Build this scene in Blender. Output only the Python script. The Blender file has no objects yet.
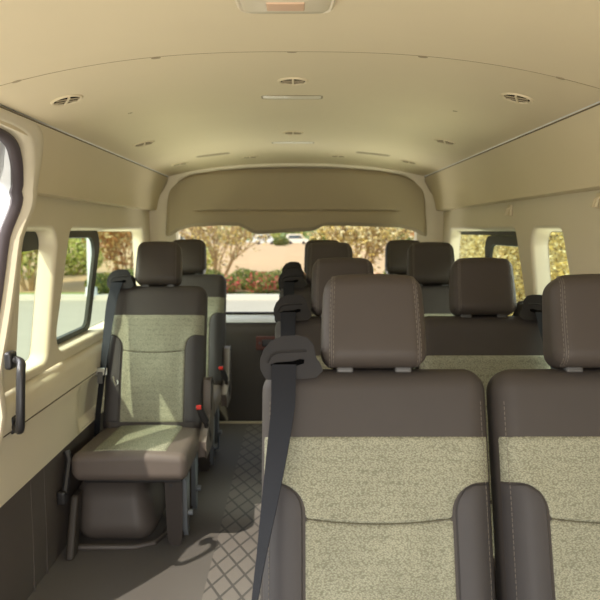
import bpy, math, random
from mathutils import Vector, Matrix
random.seed(7)
C = bpy.context.scene.collection
PI = math.pi
def lin(c):
    return tuple(((v/255)/12.92 if v/255 <= .04045 else ((v/255+.055)/1.055)**2.4) for v in c)
def sm(t):
    t = max(0., min(1., t)); return t*t*(3-2*t)

# ------------------------------------------------------------------ materials
def nodes(name):
    m = bpy.data.materials.new(name); m.use_nodes = True
    nt = m.node_tree; nt.nodes.clear()
    out = nt.nodes.new('ShaderNodeOutputMaterial')
    return m, nt, out
def N(nt, t, **kw):
    n = nt.nodes.new(t)
    for k, v in kw.items():
        if k in n.inputs.keys(): n.inputs[k].default_value = v
        else: setattr(n, k, v)
    return n
def mat(name, rgb, rough=.6, var=.06, scale=30, bump=0., bscale=300, metal=0., spec=.5, sheen=0.):
    m, nt, out = nodes(name); L = nt.links.new
    p = N(nt, 'ShaderNodeBsdfPrincipled'); L(p.outputs[0], out.inputs[0])
    p.inputs['Roughness'].default_value = rough; p.inputs['Metallic'].default_value = metal
    p.inputs['Specular IOR Level'].default_value = spec
    tc = N(nt, 'ShaderNodeTexCoord')
    nz = N(nt, 'ShaderNodeTexNoise'); nz.inputs['Scale'].default_value = scale; nz.inputs['Detail'].default_value = 3
    L(tc.outputs['Object'], nz.inputs['Vector'])
    mx = N(nt, 'ShaderNodeMix', data_type='RGBA')
    c = lin(rgb)
    mx.inputs[6].default_value = tuple(v*(1-var) for v in c)+(1,)
    mx.inputs[7].default_value = tuple(min(1, v*(1+var)) for v in c)+(1,)
    L(nz.outputs['Fac'], mx.inputs[0]); L(mx.outputs[2], p.inputs['Base Color'])
    if bump:
        b = N(nt, 'ShaderNodeBump'); b.inputs['Strength'].default_value = bump; b.inputs['Distance'].default_value = .002
        n2 = N(nt, 'ShaderNodeTexNoise'); n2.inputs['Scale'].default_value = bscale; n2.inputs['Detail'].default_value = 2
        L(tc.outputs['Object'], n2.inputs['Vector']); L(n2.outputs['Fac'], b.inputs['Height']); L(b.outputs[0], p.inputs['Normal'])
    return m
def fabric_mat(name, rgb, rgb2):
    m, nt, out = nodes(name); L = nt.links.new
    p = N(nt, 'ShaderNodeBsdfPrincipled'); L(p.outputs[0], out.inputs[0]); p.inputs['Roughness'].default_value = .9
    p.inputs['Specular IOR Level'].default_value = .15
    tc = N(nt, 'ShaderNodeTexCoord')
    mp = N(nt, 'ShaderNodeMapping'); mp.inputs['Rotation'].default_value = (0, .5, 0); mp.inputs['Scale'].default_value = (1, .6, 1.7)
    L(tc.outputs['Object'], mp.inputs['Vector'])
    v = N(nt, 'ShaderNodeTexVoronoi'); v.inputs['Scale'].default_value = 250; v.inputs['Randomness'].default_value = .8
    L(mp.outputs[0], v.inputs['Vector'])
    nz = N(nt, 'ShaderNodeTexNoise'); nz.inputs['Scale'].default_value = 14
    L(tc.outputs['Object'], nz.inputs['Vector'])
    r = N(nt, 'ShaderNodeValToRGB'); L(v.outputs['Distance'], r.inputs[0])
    r.color_ramp.elements[0].position = .15; r.color_ramp.elements[0].color = lin(rgb)+(1,)
    r.color_ramp.elements[1].position = .75; r.color_ramp.elements[1].color = lin(rgb2)+(1,)
    mx = N(nt, 'ShaderNodeMix', data_type='RGBA', blend_type='MULTIPLY'); mx.inputs[0].default_value = .25
    L(r.outputs[0], mx.inputs[6]); L(nz.outputs['Fac'], mx.inputs[7]); L(mx.outputs[2], p.inputs['Base Color'])
    b = N(nt, 'ShaderNodeBump'); b.inputs['Strength'].default_value = .5; b.inputs['Distance'].default_value = .0015; b.invert = True
    L(v.outputs['Distance'], b.inputs['Height']); L(b.outputs[0], p.inputs['Normal'])
    return m
def leaf_mat(name, cols):
    m, nt, out = nodes(name); L = nt.links.new
    p = N(nt, 'ShaderNodeBsdfPrincipled'); p.inputs['Roughness'].default_value = .6
    tr = N(nt, 'ShaderNodeBsdfTranslucent'); ms = N(nt, 'ShaderNodeMixShader'); ms.inputs[0].default_value = .3
    g = N(nt, 'ShaderNodeNewGeometry'); r = N(nt, 'ShaderNodeValToRGB'); r.color_ramp.interpolation = 'CONSTANT'
    L(g.outputs['Random Per Island'], r.inputs[0])
    el = r.color_ramp.elements
    while len(el) < len(cols): el.new(.5)
    for i, (pos, c) in enumerate(cols): el[i].position = pos; el[i].color = lin(c)+(1,)
    L(r.outputs[0], p.inputs['Base Color']); L(r.outputs[0], tr.inputs['Color'])
    L(p.outputs[0], ms.inputs[1]); L(tr.outputs[0], ms.inputs[2]); L(ms.outputs[0], out.inputs[0])
    return m
def glass_mat(name, tint, gloss=.06):
    m, nt, out = nodes(name); L = nt.links.new
    t = N(nt, 'ShaderNodeBsdfTransparent'); t.inputs[0].default_value = tint+(1,)
    g = N(nt, 'ShaderNodeBsdfGlossy'); g.inputs['Roughness'].default_value = .02
    lw = N(nt, 'ShaderNodeLayerWeight'); lw.inputs[0].default_value = .12
    mul = N(nt, 'ShaderNodeMath', operation='MULTIPLY_ADD'); mul.inputs[1].default_value = gloss*2.5; mul.inputs[2].default_value = gloss*.5
    L(lw.outputs['Fresnel'], mul.inputs[0])
    ms = N(nt, 'ShaderNodeMixShader'); L(mul.outputs[0], ms.inputs[0]); L(t.outputs[0], ms.inputs[1]); L(g.outputs[0], ms.inputs[2]); L(ms.outputs[0], out.inputs[0])
    return m
def floor_mat():
    m, nt, out = nodes('diamond vinyl'); L = nt.links.new
    p = N(nt, 'ShaderNodeBsdfPrincipled'); L(p.outputs[0], out.inputs[0])
    tc = N(nt, 'ShaderNodeTexCoord'); s = N(nt, 'ShaderNodeSeparateXYZ'); L(tc.outputs['Object'], s.inputs[0])
    def M(op, a, b=None, c=None):
        n = N(nt, 'ShaderNodeMath', operation=op)
        for i, v in enumerate((a, b, c)):
            if v is None: continue
            if isinstance(v, (int, float)): n.inputs[i].default_value = v
            else: L(v, n.inputs[i])
        return n.outputs[0]
    u = M('MULTIPLY', s.outputs[0], 1/.07); v = M('MULTIPLY', s.outputs[1], 1/.15)
    a = M('PINGPONG', M('ADD', u, v), .5); b = M('PINGPONG', M('SUBTRACT', u, v), .5)
    d = M('MINIMUM', a, b)                                   # 0 on the grooves, .5 in a diamond's middle
    line = M('LESS_THAN', d, .075)
    # the lattice runs in the aisle only, the mat is plain under the side seats
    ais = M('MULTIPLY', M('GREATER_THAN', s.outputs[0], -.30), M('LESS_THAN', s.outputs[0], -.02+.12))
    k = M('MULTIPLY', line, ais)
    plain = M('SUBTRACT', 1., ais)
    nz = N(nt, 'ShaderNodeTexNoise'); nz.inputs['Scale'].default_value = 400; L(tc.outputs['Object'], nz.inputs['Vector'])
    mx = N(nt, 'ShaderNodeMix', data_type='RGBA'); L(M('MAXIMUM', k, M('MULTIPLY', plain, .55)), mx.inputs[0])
    mx.inputs[6].default_value = lin((132, 125, 119))+(1,); mx.inputs[7].default_value = lin((92, 88, 85))+(1,)
    m2 = N(nt, 'ShaderNodeMix', data_type='RGBA', blend_type='MULTIPLY'); m2.inputs[0].default_value = .35
    L(mx.outputs[2], m2.inputs[6]); L(nz.outputs['Fac'], m2.inputs[7]); L(m2.outputs[2], p.inputs['Base Color'])
    p.inputs['Roughness'].default_value = .55; p.inputs['Specular IOR Level'].default_value = .3
    bm = N(nt, 'ShaderNodeBump'); bm.inputs['Strength'].default_value = .35; bm.inputs['Distance'].default_value = .002; bm.invert = True
    L(k, bm.inputs['Height']); L(bm.outputs[0], p.inputs['Normal'])
    return m
M_ = dict(
    cream=mat('cream headliner', (216, 201, 168), .85, .02, 6, .06, 500, spec=.2),
    cream2=mat('cream plastic trim', (218, 206, 180), .55, .02, 8, .05, 400, spec=.35),
    header=mat('taupe rear header trim', (158, 144, 116), .8, .03, 8, .06, 400, spec=.2),
    lip=mat('groove shadow line', (96, 84, 62), .8),
    softlip=mat('soft groove line', (150, 132, 100), .8),
    void=mat('unlit slot', (8, 8, 8), 1., spec=0.),
    dark=mat('dark brown plastic', (86, 78, 72), .55, .05, 20, .1, 500),
    tail=mat('dark tailgate trim', (62, 55, 48), .6, .06, 20, .1, 400),
    backl=mat('dark taupe leatherette', (68, 63, 60), .58, .04, 25, .12, 700, spec=.2),
    cush=mat('light taupe leatherette', (98, 88, 81), .5, .04, 25, .12, 700, spec=.4),
    leather=mat('taupe leatherette', (67, 60, 55), .55, .04, 25, .12, 700, spec=.25),
    bolster=mat('charcoal leatherette', (70, 67, 67), .58, .04, 25, .12, 700, spec=.2),
    fabric=fabric_mat('oatmeal woven fabric', (172, 171, 150), (126, 125, 107)),
    black=mat('black plastic', (40, 38, 38), .4, .05, 40),
    slider=mat('dark green grey slider frame', (56, 58, 50), .5, .04),
    rubber=mat('black rubber', (36, 32, 33), .65, .05),
    seal=mat('dark purple grey door seal', (70, 60, 62), .55, .05),
    guide=mat('charcoal moulded plastic', (38, 36, 36), .5, .05, 40, .05, 500, spec=.22),
    belt=mat('charcoal seat belt webbing', (40, 41, 45), .8, .08, 300, .25, 900, spec=.1),
    steel=mat('brushed steel', (190, 190, 185), .3, .03, 60, metal=.9),
    greysteel=mat('painted grey steel', (120, 124, 128), .45, .03),
    seamdark=mat('shadowed seam', (92, 88, 70), .9, .03),
    stitch=mat('pale stitching', (112, 104, 94), .8, .05),
    sleeve=mat('grey headrest sleeve', (78, 76, 74), .45, .03),
    red=mat('red release button', (200, 40, 25), .4, .03),
    orange=mat('dull red latch', (95, 50, 38), .5, .03),
    lens=mat('frosted lamp lens', (208, 196, 168), .35, .02, 10),
    lens2=mat('pinkish bulb cover', (205, 170, 138), .4, .02, 10),  # pinkish colour of the dome lamp's bulb cover
    white=mat('white paint', (226, 228, 228), .4, .02),
    glassdark=mat('dark vehicle glass', (70, 84, 92), .15, .02),
    concrete=mat('pale concrete', (214, 206, 190), .85, .05, 1.5),
    asphalt=mat('sun bleached asphalt', (178, 168, 148), .9, .06, 1.2),
    grass=mat('dry grass', (150, 158, 86), .95, .25, 2.0),
    dirt=mat('tan dirt bank', (196, 160, 116), .95, .22, .35),
    bark=mat('pale brown bark', (178, 150, 108), .9, .2, 8),
    hill=mat('wooded hill', (110, 122, 66), .95, .3, .5),
    wallp=mat('pale stucco', (226, 218, 204), .9, .03, 1),
    roof=mat('terracotta roof', (180, 120, 90), .9, .1, 2),
)
M_['floor'] = floor_mat()
M_['glass'] = glass_mat('green tinted glass', (.82, .92, .77))
M_['glassr'] = glass_mat('rear window glass', (.93, .95, .92), .01)
M_['leaf_y'] = leaf_mat('dry yellow leaves', [(0, (206, 178, 96)), (.3, (236, 214, 148)), (.55, (150, 128, 66)), (.7, (250, 238, 190)), (.9, (110, 90, 54))])
M_['leaf_g'] = leaf_mat('yellow green leaves', [(0, (150, 156, 66)), (.35, (196, 198, 100)), (.6, (112, 122, 50)), (.8, (226, 222, 140))])
M_['leaf_r'] = leaf_mat('green leaves with pink flowers', [(0, (104, 118, 46)), (.3, (138, 142, 60)), (.55, (76, 88, 34)), (.72, (206, 70, 74)), (.88, (226, 120, 110))])
M_['leaf_d'] = leaf_mat('green hedge leaves', [(0, (96, 112, 44)), (.3, (136, 146, 62)), (.6, (70, 84, 34)), (.85, (166, 150, 70))])
M_['leaf_o'] = leaf_mat('rusty leaves', [(0, (196, 140, 84)), (.35, (226, 190, 122)), (.6, (160, 104, 66)), (.8, (232, 214, 160))])

# ------------------------------------------------------------------ mesh building
class MB:
    def __init__(s): s.v = []; s.f = []
    def add(s, vs, fs):
        b = len(s.v); s.v += [Vector(v) for v in vs]; s.f += [tuple(b+i for i in f) for f in fs]; return s
    def grid(s, rows, closed=False):
        n = len(rows[0]); vs = [p for r in rows for p in r]; fs = []
        for i in range(len(rows)-1):
            for j in range(n if closed else n-1):
                k = (j+1) % n
                fs.append((i*n+j, i*n+k, (i+1)*n+k, (i+1)*n+j))
        return s.add(vs, fs)
    def rbox(s, h, r, cen=(0, 0, 0), k=4, m=3, fn=None):
        """box of half sizes h with all edges rounded by r; fn moves each point"""
        h = Vector(h); r = min(r, *h)
        def ax(a):
            q = [a-r+r*math.tan(PI/4*i/k) for i in range(k+1)]
            mid = [-(a-r)+2*(a-r)*i/m for i in range(1, m)] if a-r > 1e-5 else []
            l = [-x for x in reversed(q)]+mid+q
            o = []
            for x in l:
                if not o or abs(x-o[-1]) > 1e-7: o.append(x)
            return o
        A = [ax(h[0]), ax(h[1]), ax(h[2])]; key = {}; vs = []; fs = []
        def P(q):
            kk = tuple(round(x, 6) for x in q)
            if kk not in key:
                inn = Vector([max(-(h[i]-r), min(h[i]-r, q[i])) for i in range(3)])
                d = Vector(q)-inn
                p = inn+(d.normalized()*r if d.length > 1e-9 else d)
                if fn: p = Vector(fn(p))
                key[kk] = len(vs); vs.append(p+Vector(cen))
            return key[kk]
        for a in range(3):
            b, c = (a+1) % 3, (a+2) % 3
            for sg in (-1, 1):
                for i in range(len(A[b])-1):
                    for j in range(len(A[c])-1):
                        ids = []
                        for (ii, jj) in ((i, j), (i+1, j), (i+1, j+1), (i, j+1)):
                            q = [0, 0, 0]; q[a] = sg*h[a]; q[b] = A[b][ii]; q[c] = A[c][jj]; ids.append(P(q))
                        fs.append(tuple(ids if sg > 0 else ids[::-1]))
        return s.add(vs, fs)
    def box(s, lo, hi):
        x0, y0, z0 = lo; x1, y1, z1 = hi
        return s.add([(x0,y0,z0),(x1,y0,z0),(x1,y1,z0),(x0,y1,z0),(x0,y0,z1),(x1,y0,z1),(x1,y1,z1),(x0,y1,z1)],
                     [(0,3,2,1),(4,5,6,7),(0,1,5,4),(1,2,6,5),(2,3,7,6),(3,0,4,7)])
    def tube(s, pts, rad, n=8, closed=False):
        pts = [Vector(p) for p in pts]; rows = []; up = None
        for i, p in enumerate(pts):
            a = pts[i-1] if (i > 0 or closed) else p; b = pts[(i+1) % len(pts)] if (i < len(pts)-1 or closed) else p
            t = (b-a).normalized()
            if up is None: up = t.orthogonal().normalized()
            u = (up-t*up.dot(t)); u = u.normalized() if u.length > 1e-6 else t.orthogonal().normalized(); up = u
            w = t.cross(u); r = rad[i] if isinstance(rad, (list, tuple)) else rad
            rows.append([p+u*math.cos(2*PI*j/n)*r+w*math.sin(2*PI*j/n)*r for j in range(n)])
        if closed: rows.append(rows[0])
        b = len(s.v); s.grid(rows, True)
        if not closed:
            s.f.append(tuple(b+j for j in range(n))[::-1]); e = b+(len(rows)-1)*n; s.f.append(tuple(e+j for j in range(n)))
        return s
    def ribbon(s, pts, dirs, w, th=.0016):
        rows = []
        for i, p in enumerate(pts):
            p = Vector(p); d = Vector(dirs[i]).normalized()
            a = Vector(pts[max(0, i-1)]); b = Vector(pts[min(len(pts)-1, i+1)]); nn = d.cross(b-a).normalized()*th/2
            d = d*w/2
            rows.append([p-d-nn, p+d-nn, p+d+nn, p-d+nn])
        return s.grid(rows, True)
    def prism(s, outline, d, M, bev=.004):
        """2-D outline extruded by d along local z with a rounded rim, mapped by M(u,v,w)"""
        n = len(outline); nor = []
        for i in range(n):
            a = Vector(outline[i-1]); b = Vector(outline[(i+1) % n]); t = (b-a).normalized(); nor.append(Vector((t.y, -t.x)))
        ar = sum(outline[i-1][0]*outline[i][1]-outline[i][0]*outline[i-1][1] for i in range(n))
        sg = -1 if ar > 0 else 1
        lv = [(-d/2, -bev), (-d/2+bev*.3, -bev*.3), (-d/2+bev, 0), (d/2-bev, 0), (d/2-bev*.3, -bev*.3), (d/2, -bev)]
        rows = []
        for w, o in lv:
            rows.append([M(outline[i][0]+nor[i].x*sg*-o*-1, outline[i][1]+nor[i].y*sg*-o*-1, w) for i in range(n)])
        b = len(s.v); s.grid(rows, True)
        s.f.append(tuple(b+i for i in range(n))[::-1]); e = b+5*n; s.f.append(tuple(e+i for i in range(n)))
        return s
    def build(s, name, m, parent=None, smooth=True, angle=40):
        me = bpy.data.meshes.new(name); me.from_pydata([tuple(v) for v in s.v], [], s.f); me.update()
        me.materials.append(M_[m] if isinstance(m, str) else m)
        import bmesh
        bm = bmesh.new(); bm.from_mesh(me); bmesh.ops.recalc_face_normals(bm, faces=bm.faces); bm.to_mesh(me); bm.free()
        if smooth:
            for p in me.polygons: p.use_smooth = True
            me.set_sharp_from_angle(angle=math.radians(angle))
        o = bpy.data.objects.new(name, me); C.objects.link(o); o.parent = parent
        return o
def tag(o, label=None, cat=None, group=None, kind=None):
    if label: o['label'] = label
    if cat: o['category'] = cat
    if group: o['group'] = group
    if kind: o['kind'] = kind
    return o
def empty(name, loc=(0, 0, 0), rz=0, **k):
    o = bpy.data.objects.new(name, None); C.objects.link(o); o.location = loc; o.rotation_euler = (0, 0, rz); o.empty_display_size = .1
    return tag(o, **k)
def clone(root, loc, label, group=None):
    r = root.copy(); C.objects.link(r); r.location = loc; r['label'] = label
    if group: r['group'] = group
    for ch in list(root.children):
        c = ch.copy(); C.objects.link(c); c.parent = r
        for g in list(ch.children):
            d = g.copy(); C.objects.link(d); d.parent = c
    return r
def ts(n, e=(0, .012, .03, .07)):
    a = list(e); mid = [e[-1]+(1-2*e[-1])*i/n for i in range(1, n)]
    return a+mid+[1-x for x in reversed(e)]

# ------------------------------------------------------------------ seats
TH = math.radians(17); HZ = .36
ES = Vector((0, math.sin(TH), math.cos(TH))); EN = Vector((0, -math.cos(TH), math.sin(TH)))
def L3(x, n, s): return Vector((x, 0, HZ))+EN*n+ES*s
HW, HN, RB, S0, S1 = .2225, .056, .045, -.05, .582
def bulge(x, s):
    return .016*sm((abs(x)-.11)/.06)*(1-sm((s-.33)/.08))+.008*math.exp(-((s-.2)/.16)**2)*max(0, 1-(x/.2)**2)
def BF(x, s):
    ex = max(0, abs(x)-(HW-RB)); es = max(0, s-(S1-RB))
    return HN-RB+math.sqrt(max(1e-6, RB*RB-ex*ex-es*es))+bulge(x, s)*(1-sm(ex/RB))
BX, BS, BR = .140, .362, .055
XF = HW-RB+RB*.93
def xin(s):
    if s > BS: return XF
    if s <= BS-BR: return BX
    return BX+BR-math.sqrt(max(0, BR*BR-(s-(BS-BR))**2))
FT = .450
def patch(mb, rows, lim, nx, off=.0042, groove=False):
    s0, s1 = rows[0], rows[-1]; out = []
    for s in rows:
        xl, xr = lim(s); r = []
        for t in ts(nx):
            x = xl+(xr-xl)*t
            d = min(x-xl, xr-x, s1-s, s-s0)
            o = -.003+(off+.003)*sm(d/.006)
            if groove:
                sc = .287+.010*(x/.14)**2
                o -= .0045*math.exp(-((s-sc)/.0032)**2)
            r.append(L3(x, BF(x, s)+o, s))
        out.append(r)
    return mb.grid(out)
def dashes(mb, pts, ln=.0065, gap=.0035, r=.0006):
    """a row of stitches along a polyline"""
    seg = 0; acc = 0; on = True; cur = pts[0].copy(); start = cur.copy()
    for i in range(len(pts)-1):
        a, b = pts[i], pts[i+1]; L = (b-a).length; pos = 0
        if L < 1e-7: continue
        while True:
            need = (ln if on else gap)-acc
            if pos+need > L: acc += L-pos; break
            pos += need; acc = 0; p = a.lerp(b, pos/L)
            if on: mb.tube([start, p], r, 5)
            else: start = p.copy()
            on = not on
    return mb
HC, HH, HHN, HR, HHW = .675, .0925, .05, .032, .103    # headrest centre, half height, half thickness, edge radius, half width
def hwarp(p):                       # local x, n, s of the headrest, wider at its foot and bowed
    t = p[2]/HH
    return (p[0]*(1-.035*t-.02*t*t), p[1]*(1-.10*t)+.006*(1-(p[0]/HHW)**2)*(1 if p[1] > 0 else .3), p[2]+.004*(1-(p[0]/HHW)**2)*(1 if t > 0 else 0))
def make_seat(label, guide=0, single=False, stitched=True):
    root = empty('passenger_seat', label=label, cat='seat')
    # cushion
    def cw(p):
        z = p.z
        if p.z > 0: z += .010*math.cos(p.x/.222*PI/2)-.012*(p.y/.25)
        return (p.x*(1-.02*max(0, -p.z/.046)), p.y, z)
    cu = MB().rbox((.222, .245, .046), .034, (0, -.222, .318), k=5, m=6, fn=cw).build('cushion', 'cush' if single else 'leather', root)
    pts = [Vector((-.2+.4*i/30, -.222-.233, .318+.0455-.003)) for i in range(31)]
    MB().tube(pts, .0022, 6).build('piping', 'bolster', cu)
    rows = []
    for tz in ts(8):
        y = -.222-.222+.40*tz
        rows.append([Vector((-.14+.28*tx, y, .318+.046+.010*math.cos((-.14+.28*tx)/.222*PI/2)-.012*((y+.222)/.25)+(-.003+.0062*sm(min(.28*min(tx, 1-tx), .40*min(tz, 1-tz))/.006)))) for tx in ts(8)])
    MB().grid(rows).build('fabric_insert', 'fabric', cu)
    # backrest
    def bw(p):
        s = p.z+(S0+S1)/2
        n = p.y
        if n > 0: n += bulge(p.x, s)*(1-sm((abs(p.x)-(HW-RB))/RB))*sm(n/HN)
        return L3(p.x, n, s)
    br = MB().rbox((HW, HN, (S1-S0)/2), RB, k=6, m=14, fn=bw).build('backrest', 'backl', root)
    rows = [.0, .0015, .004, .008]+[.02+.012*i for i in range(21)]+[.275+.0022*i for i in range(12)]+[.305, .31]
    rows = sorted(set(rows+[BS-BR+BR*math.sin(PI/2*i/8) for i in range(9)]+[BS+.0006]+[.372+.008*i for i in range(8)]+[FT-.008, FT-.004, FT-.0015, FT]))
    mb = MB(); patch(mb, rows, lambda s: (-xin(s), xin(s)), 22, groove=True)
    mb.build('fabric_insert', 'fabric', br)
    for sg in (-1, 1):
        rows = [.0, .0015, .004, .008]+[.02+.02*i for i in range(15)]+[BS-BR+BR*math.sin(PI/2*i/10) for i in range(10)]+[BS-.0025, BS-.0012, BS]
        rows = sorted(set(rows)); lim = (lambda s: (xin(min(s, BS)), XF)) if sg > 0 else (lambda s: (-XF, -xin(min(s, BS))))
        patch(MB(), rows, lim, 8, off=.0046).build('side_bolster', 'bolster', br)
    MB().tube([L3(x, BF(x, .287+.010*(x/.14)**2)+.0022, .287+.010*(x/.14)**2) for x in [-.136+.272*i/30 for i in range(31)]], .0011, 6).build('cross_seam', 'seamdark', br)
    if stitched:
        for sg in (-1, 1):
            dashes(MB(), [L3(sg*(HW-.017), BF(HW-.017, s)+(.0052 if s < FT else .0006), s) for s in [.02+.01*i for i in range(51)]]).build('stitching', 'stitch', br)
    # headrest
    hd = MB().rbox((HHW, HHN, HH), HR, k=6, m=8, fn=lambda p: L3(*(lambda q: (q[0], q[1]+.022, q[2]+HC))(hwarp(p)))).build('headrest', 'leather', root)
    for sg in (-1, 1):
        def hp(x, s, o):
            es = max(0, abs(s)-(HH-HR)); ex = max(0, abs(x)-(HHW-HR))
            n = HHN-HR+math.sqrt(max(1e-7, HR*HR-es*es-ex*ex))
            q = hwarp((x, n, s)); return L3(q[0], q[1]+.022+o, q[2]+HC)
        ss = [-.0915+.183*i/36 for i in range(37)]
        MB().tube([hp(sg*.0845, s, -.0004) for s in ss], .0011, 6).build('seam', 'dark', hd)
        if stitched:
            for xo in (.0810, .0880): dashes(MB(), [hp(sg*xo, s, .0003) for s in ss]).build('stitching', 'stitch', hd)
    for sg in (-1, 1):
        MB().tube([L3(sg*.058, .012, .54), L3(sg*.058, .016, .60)], .006, 10).build('headrest_post', 'steel', hd)
        MB().rbox((.017, .014, .007), .005, fn=lambda p: L3(p.x+sg*.058, p.y+.026, p.z+.579)).build('headrest_sleeve', 'sleeve', hd)
    # belt guide moulded on the shoulder, belt running down from its slot
    if guide:
        g = guide
        ol = [(.216, .545), (.223, .560), (.2235, .580), (.217, .602), (.204, .620), (.184, .6295), (.155, .631), (.139, .6275), (.131, .617), (.128, .598), (.124, .580), (.114, .562), (.111, .556), (.116, .551), (.135, .548), (.165, .547), (.195, .545)]
        gs = lambda q: [(.2235-(.2235-u)*.88, .631-(.631-v)*.74) for u, v in q]
        gd = MB().prism(gs(ol), .098, lambda u, v, w: L3(g*(u-.010), .018+w, v), bev=.012).build('belt_guide', 'guide', root)
        MB().prism(gs([(.214, .568), (.20, .5735), (.165, .5765), (.148, .5825), (.139, .581), (.140, .573), (.158, .566), (.2, .5605)]), .006, lambda u, v, w: L3(g*(u-.010), .0665+w, v), bev=.0008).build('slot', 'void', gd)
        MB().tube([L3(g*(u-.010), .0665, v) for u, v in gs(((.2205, .575), (.213, .593), (.2, .602), (.17, .6045), (.134, .606)))], .0028, 6).build('ridge', 'guide', gd)
        bp = [(.178, .069, .585), (.179, .079, .555), (.180, .094, .50), (.190, .104, .42), (.203, .108, .33), (.217, .106, .24), (.230, .098, .15), (.240, .085, .06), (.246, .07, -.03), (.246, .05, -.12)]
        if single: bp = [(.178, .069, .585), (.183, .079, .555), (.194, .088, .49), (.2, .09, .42), (.207, .09, .33), (.214, .088, .24), (.221, .082, .16), (.228, .075, .08), (.236, .06, .0), (.238, .04, -.09)]
        dr = []
        for i in range(len(bp)):
            a = (.0 if i < 2 else min(1, (i-1)/4.5))*math.radians(76 if not single else 45)
            dr.append(Vector((g*math.cos(a), 0, 0))+EN*(-math.sin(a)))
        # smooth the path
        P = [L3(g*x, n, s) for x, n, s in bp]; PP = []; DD = []
        for i in range(len(P)-1):
            for k in range(4):
                t = k/4; p0, p1, p2, p3 = P[max(0, i-1)], P[i], P[i+1], P[min(len(P)-1, i+2)]
                PP.append(.5*((2*p1)+(p2-p0)*t+(2*p0-5*p1+4*p2-p3)*t*t+(3*p1-p0-3*p2+p3)*t**3)); DD.append(dr[i].lerp(dr[i+1], t))
        PP.append(P[-1]); DD.append(dr[-1])
        bl = MB().ribbon(PP, DD, .047).build('seat_belt', 'belt', root)
        if single:
            MB().rbox((.027, .005, .016), .004, fn=lambda p: L3(g*.222+p.x, .092+p.y, .205+p.z)).build('belt_tongue', 'steel', bl)
            MB().rbox((.012, .004, .024), .003, fn=lambda p: L3(g*.224+p.x, .096+p.y, .18+p.z)).build('tongue_blade', 'sleeve', bl)
        MB().rbox((.018, .02, .03), .008, fn=lambda p: L3(g*.243+p.x, .05+p.y, -.12+p.z)).build('belt_anchor', 'black', root)
    if single:
        # hinge cover on the aisle side, buckle on its stalk, bag hook
        ol = [(-.17, -.09), (.03, -.09), (.075, -.05), (.08, .10), (.072, .16), (.045, .185), (.01, .178), (-.005, .14), (-.012, .06), (-.05, .012), (-.12, -.005), (-.17, -.03)]
        MB().prism(ol, .034, lambda u, v, w: Vector((.237+w, 0, HZ))+Vector((0, u, v)), bev=.008).build('hinge_cover', 'cush', root)
        MB().tube([Vector((.2535, u, HZ+v)) for u, v in ((.074, .155), (.045, .18), (.012, .172), (-.001, .14), (-.01, .06))], .004, 6).build('cover_edge', 'black', root)
        bk = MB().rbox((.015, .011, .042), .007, fn=lambda p: Vector((.228, -.1, .425))+Matrix.Rotation(math.radians(-22), 3, 'Y') @ Matrix.Rotation(math.radians(15), 3, 'X') @ p).build('buckle', 'black', root)
        MB().rbox((.011, .004, .009), .003, fn=lambda p: Vector((.2165, -.1165, .456))+p).build('release_button', 'red', bk)
        MB().tube([Vector((.24, -.09, .39)), Vector((.25, -.06, .33)), Vector((.245, -.03, .29))], .011, 8).build('buckle_stalk', 'black', bk)
        MB().tube([L3(-.172, .068, .19), L3(-.172, .078, .186), L3(-.166, .08, .165), L3(-.158, .078, .15), L3(-.15, .078, .158), L3(-.153, .078, .172)], .0035, 6).build('bag_hook', 'steel', root)
    # undercarriage
    MB().rbox((.19, .19, .012), .006, (0, -.215, .262)).build('base_frame', 'black', root)
    def leg(x, y, name='leg'):
        lo = [(-.03, .258), (-.03, .235), (-.024, .06), (-.021, .02), (-.01, .003), (.008, 0), (.02, .008), (.025, .04), (.028, .235), (.028, .258)]
        a = MB().prism(lo, .05, lambda u, v, w: Vector((x+u, y+w, v)), bev=.006).build(name, 'leather' if single else 'greysteel', root)
        if single:
            MB().prism([(-.022, .24), (-.014, .05), (.004, .012), (.02, .03), (.028, .25)], .05, lambda u, v, w: Vector((x+.034+w*.5, y+.03+u*1.3, v)), bev=.004).build('steel_insert', 'greysteel', a)
            MB().tube([Vector((x-.012, y-.027, .228)), Vector((x-.012, y-.022, .228))], .007, 8).build('bolt', 'black', a)
            MB().tube([Vector((x+.03, y+.03, .105)), Vector((x+.065, y+.03, .105))], .012, 10).build('pivot_pin', 'greysteel', a)
    if single:
        leg(.150, -.335); leg(.145, -.08)
    else:
        for sx in (-.15, .15):
            for y in (-.36, -.08): leg(sx, y)
    return root
GR = 'grey and oatmeal passenger seats'
def lower(root, dz):
    for ch in root.children:
        if ch.name.split('.')[0] not in ('leg',): ch.location.z += dz
pr_aisle = make_seat('nearest bench seat with whole headrest and belt guide on its left shoulder', guide=-1)
pr_window = make_seat('nearest bench seat cut off by the right photo edge', guide=1)
pr_left = make_seat('single seat on the left with sunlit backrest and red belt buckle', guide=-1, single=True, stitched=False)
for r in (pr_aisle, pr_window, pr_left): r['group'] = GR
D = [1.40, 2.30, 3.12, 3.90]
HY = lambda d: d-.135                       # hinge from the headrest face
a2 = clone(pr_aisle, (.152, HY(D[1]), 0), 'second bench seat from the front beside the aisle, headrest just above the nearest headrest')
a3 = clone(pr_aisle, (.146, HY(D[2]), 0), 'third bench seat from the front beside the aisle, its headrest against the rear window')
a4 = clone(pr_aisle, (.146, HY(D[3]), 0), 'rearmost aisle bench seat, mostly hidden, only its shoulder belt guide showing')
w2 = clone(pr_window, (.609, HY(D[1]), 0), 'second row window-side bench seat with dark belt guide by the right window')
w3 = clone(pr_window, (.594, HY(D[2]), 0), 'third row window-side bench seat, headrest overlapping the one behind it')
w4 = clone(pr_window, (.592, HY(D[3]), 0), 'rearmost right bench seat, headrest half hidden behind another headrest')
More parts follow.
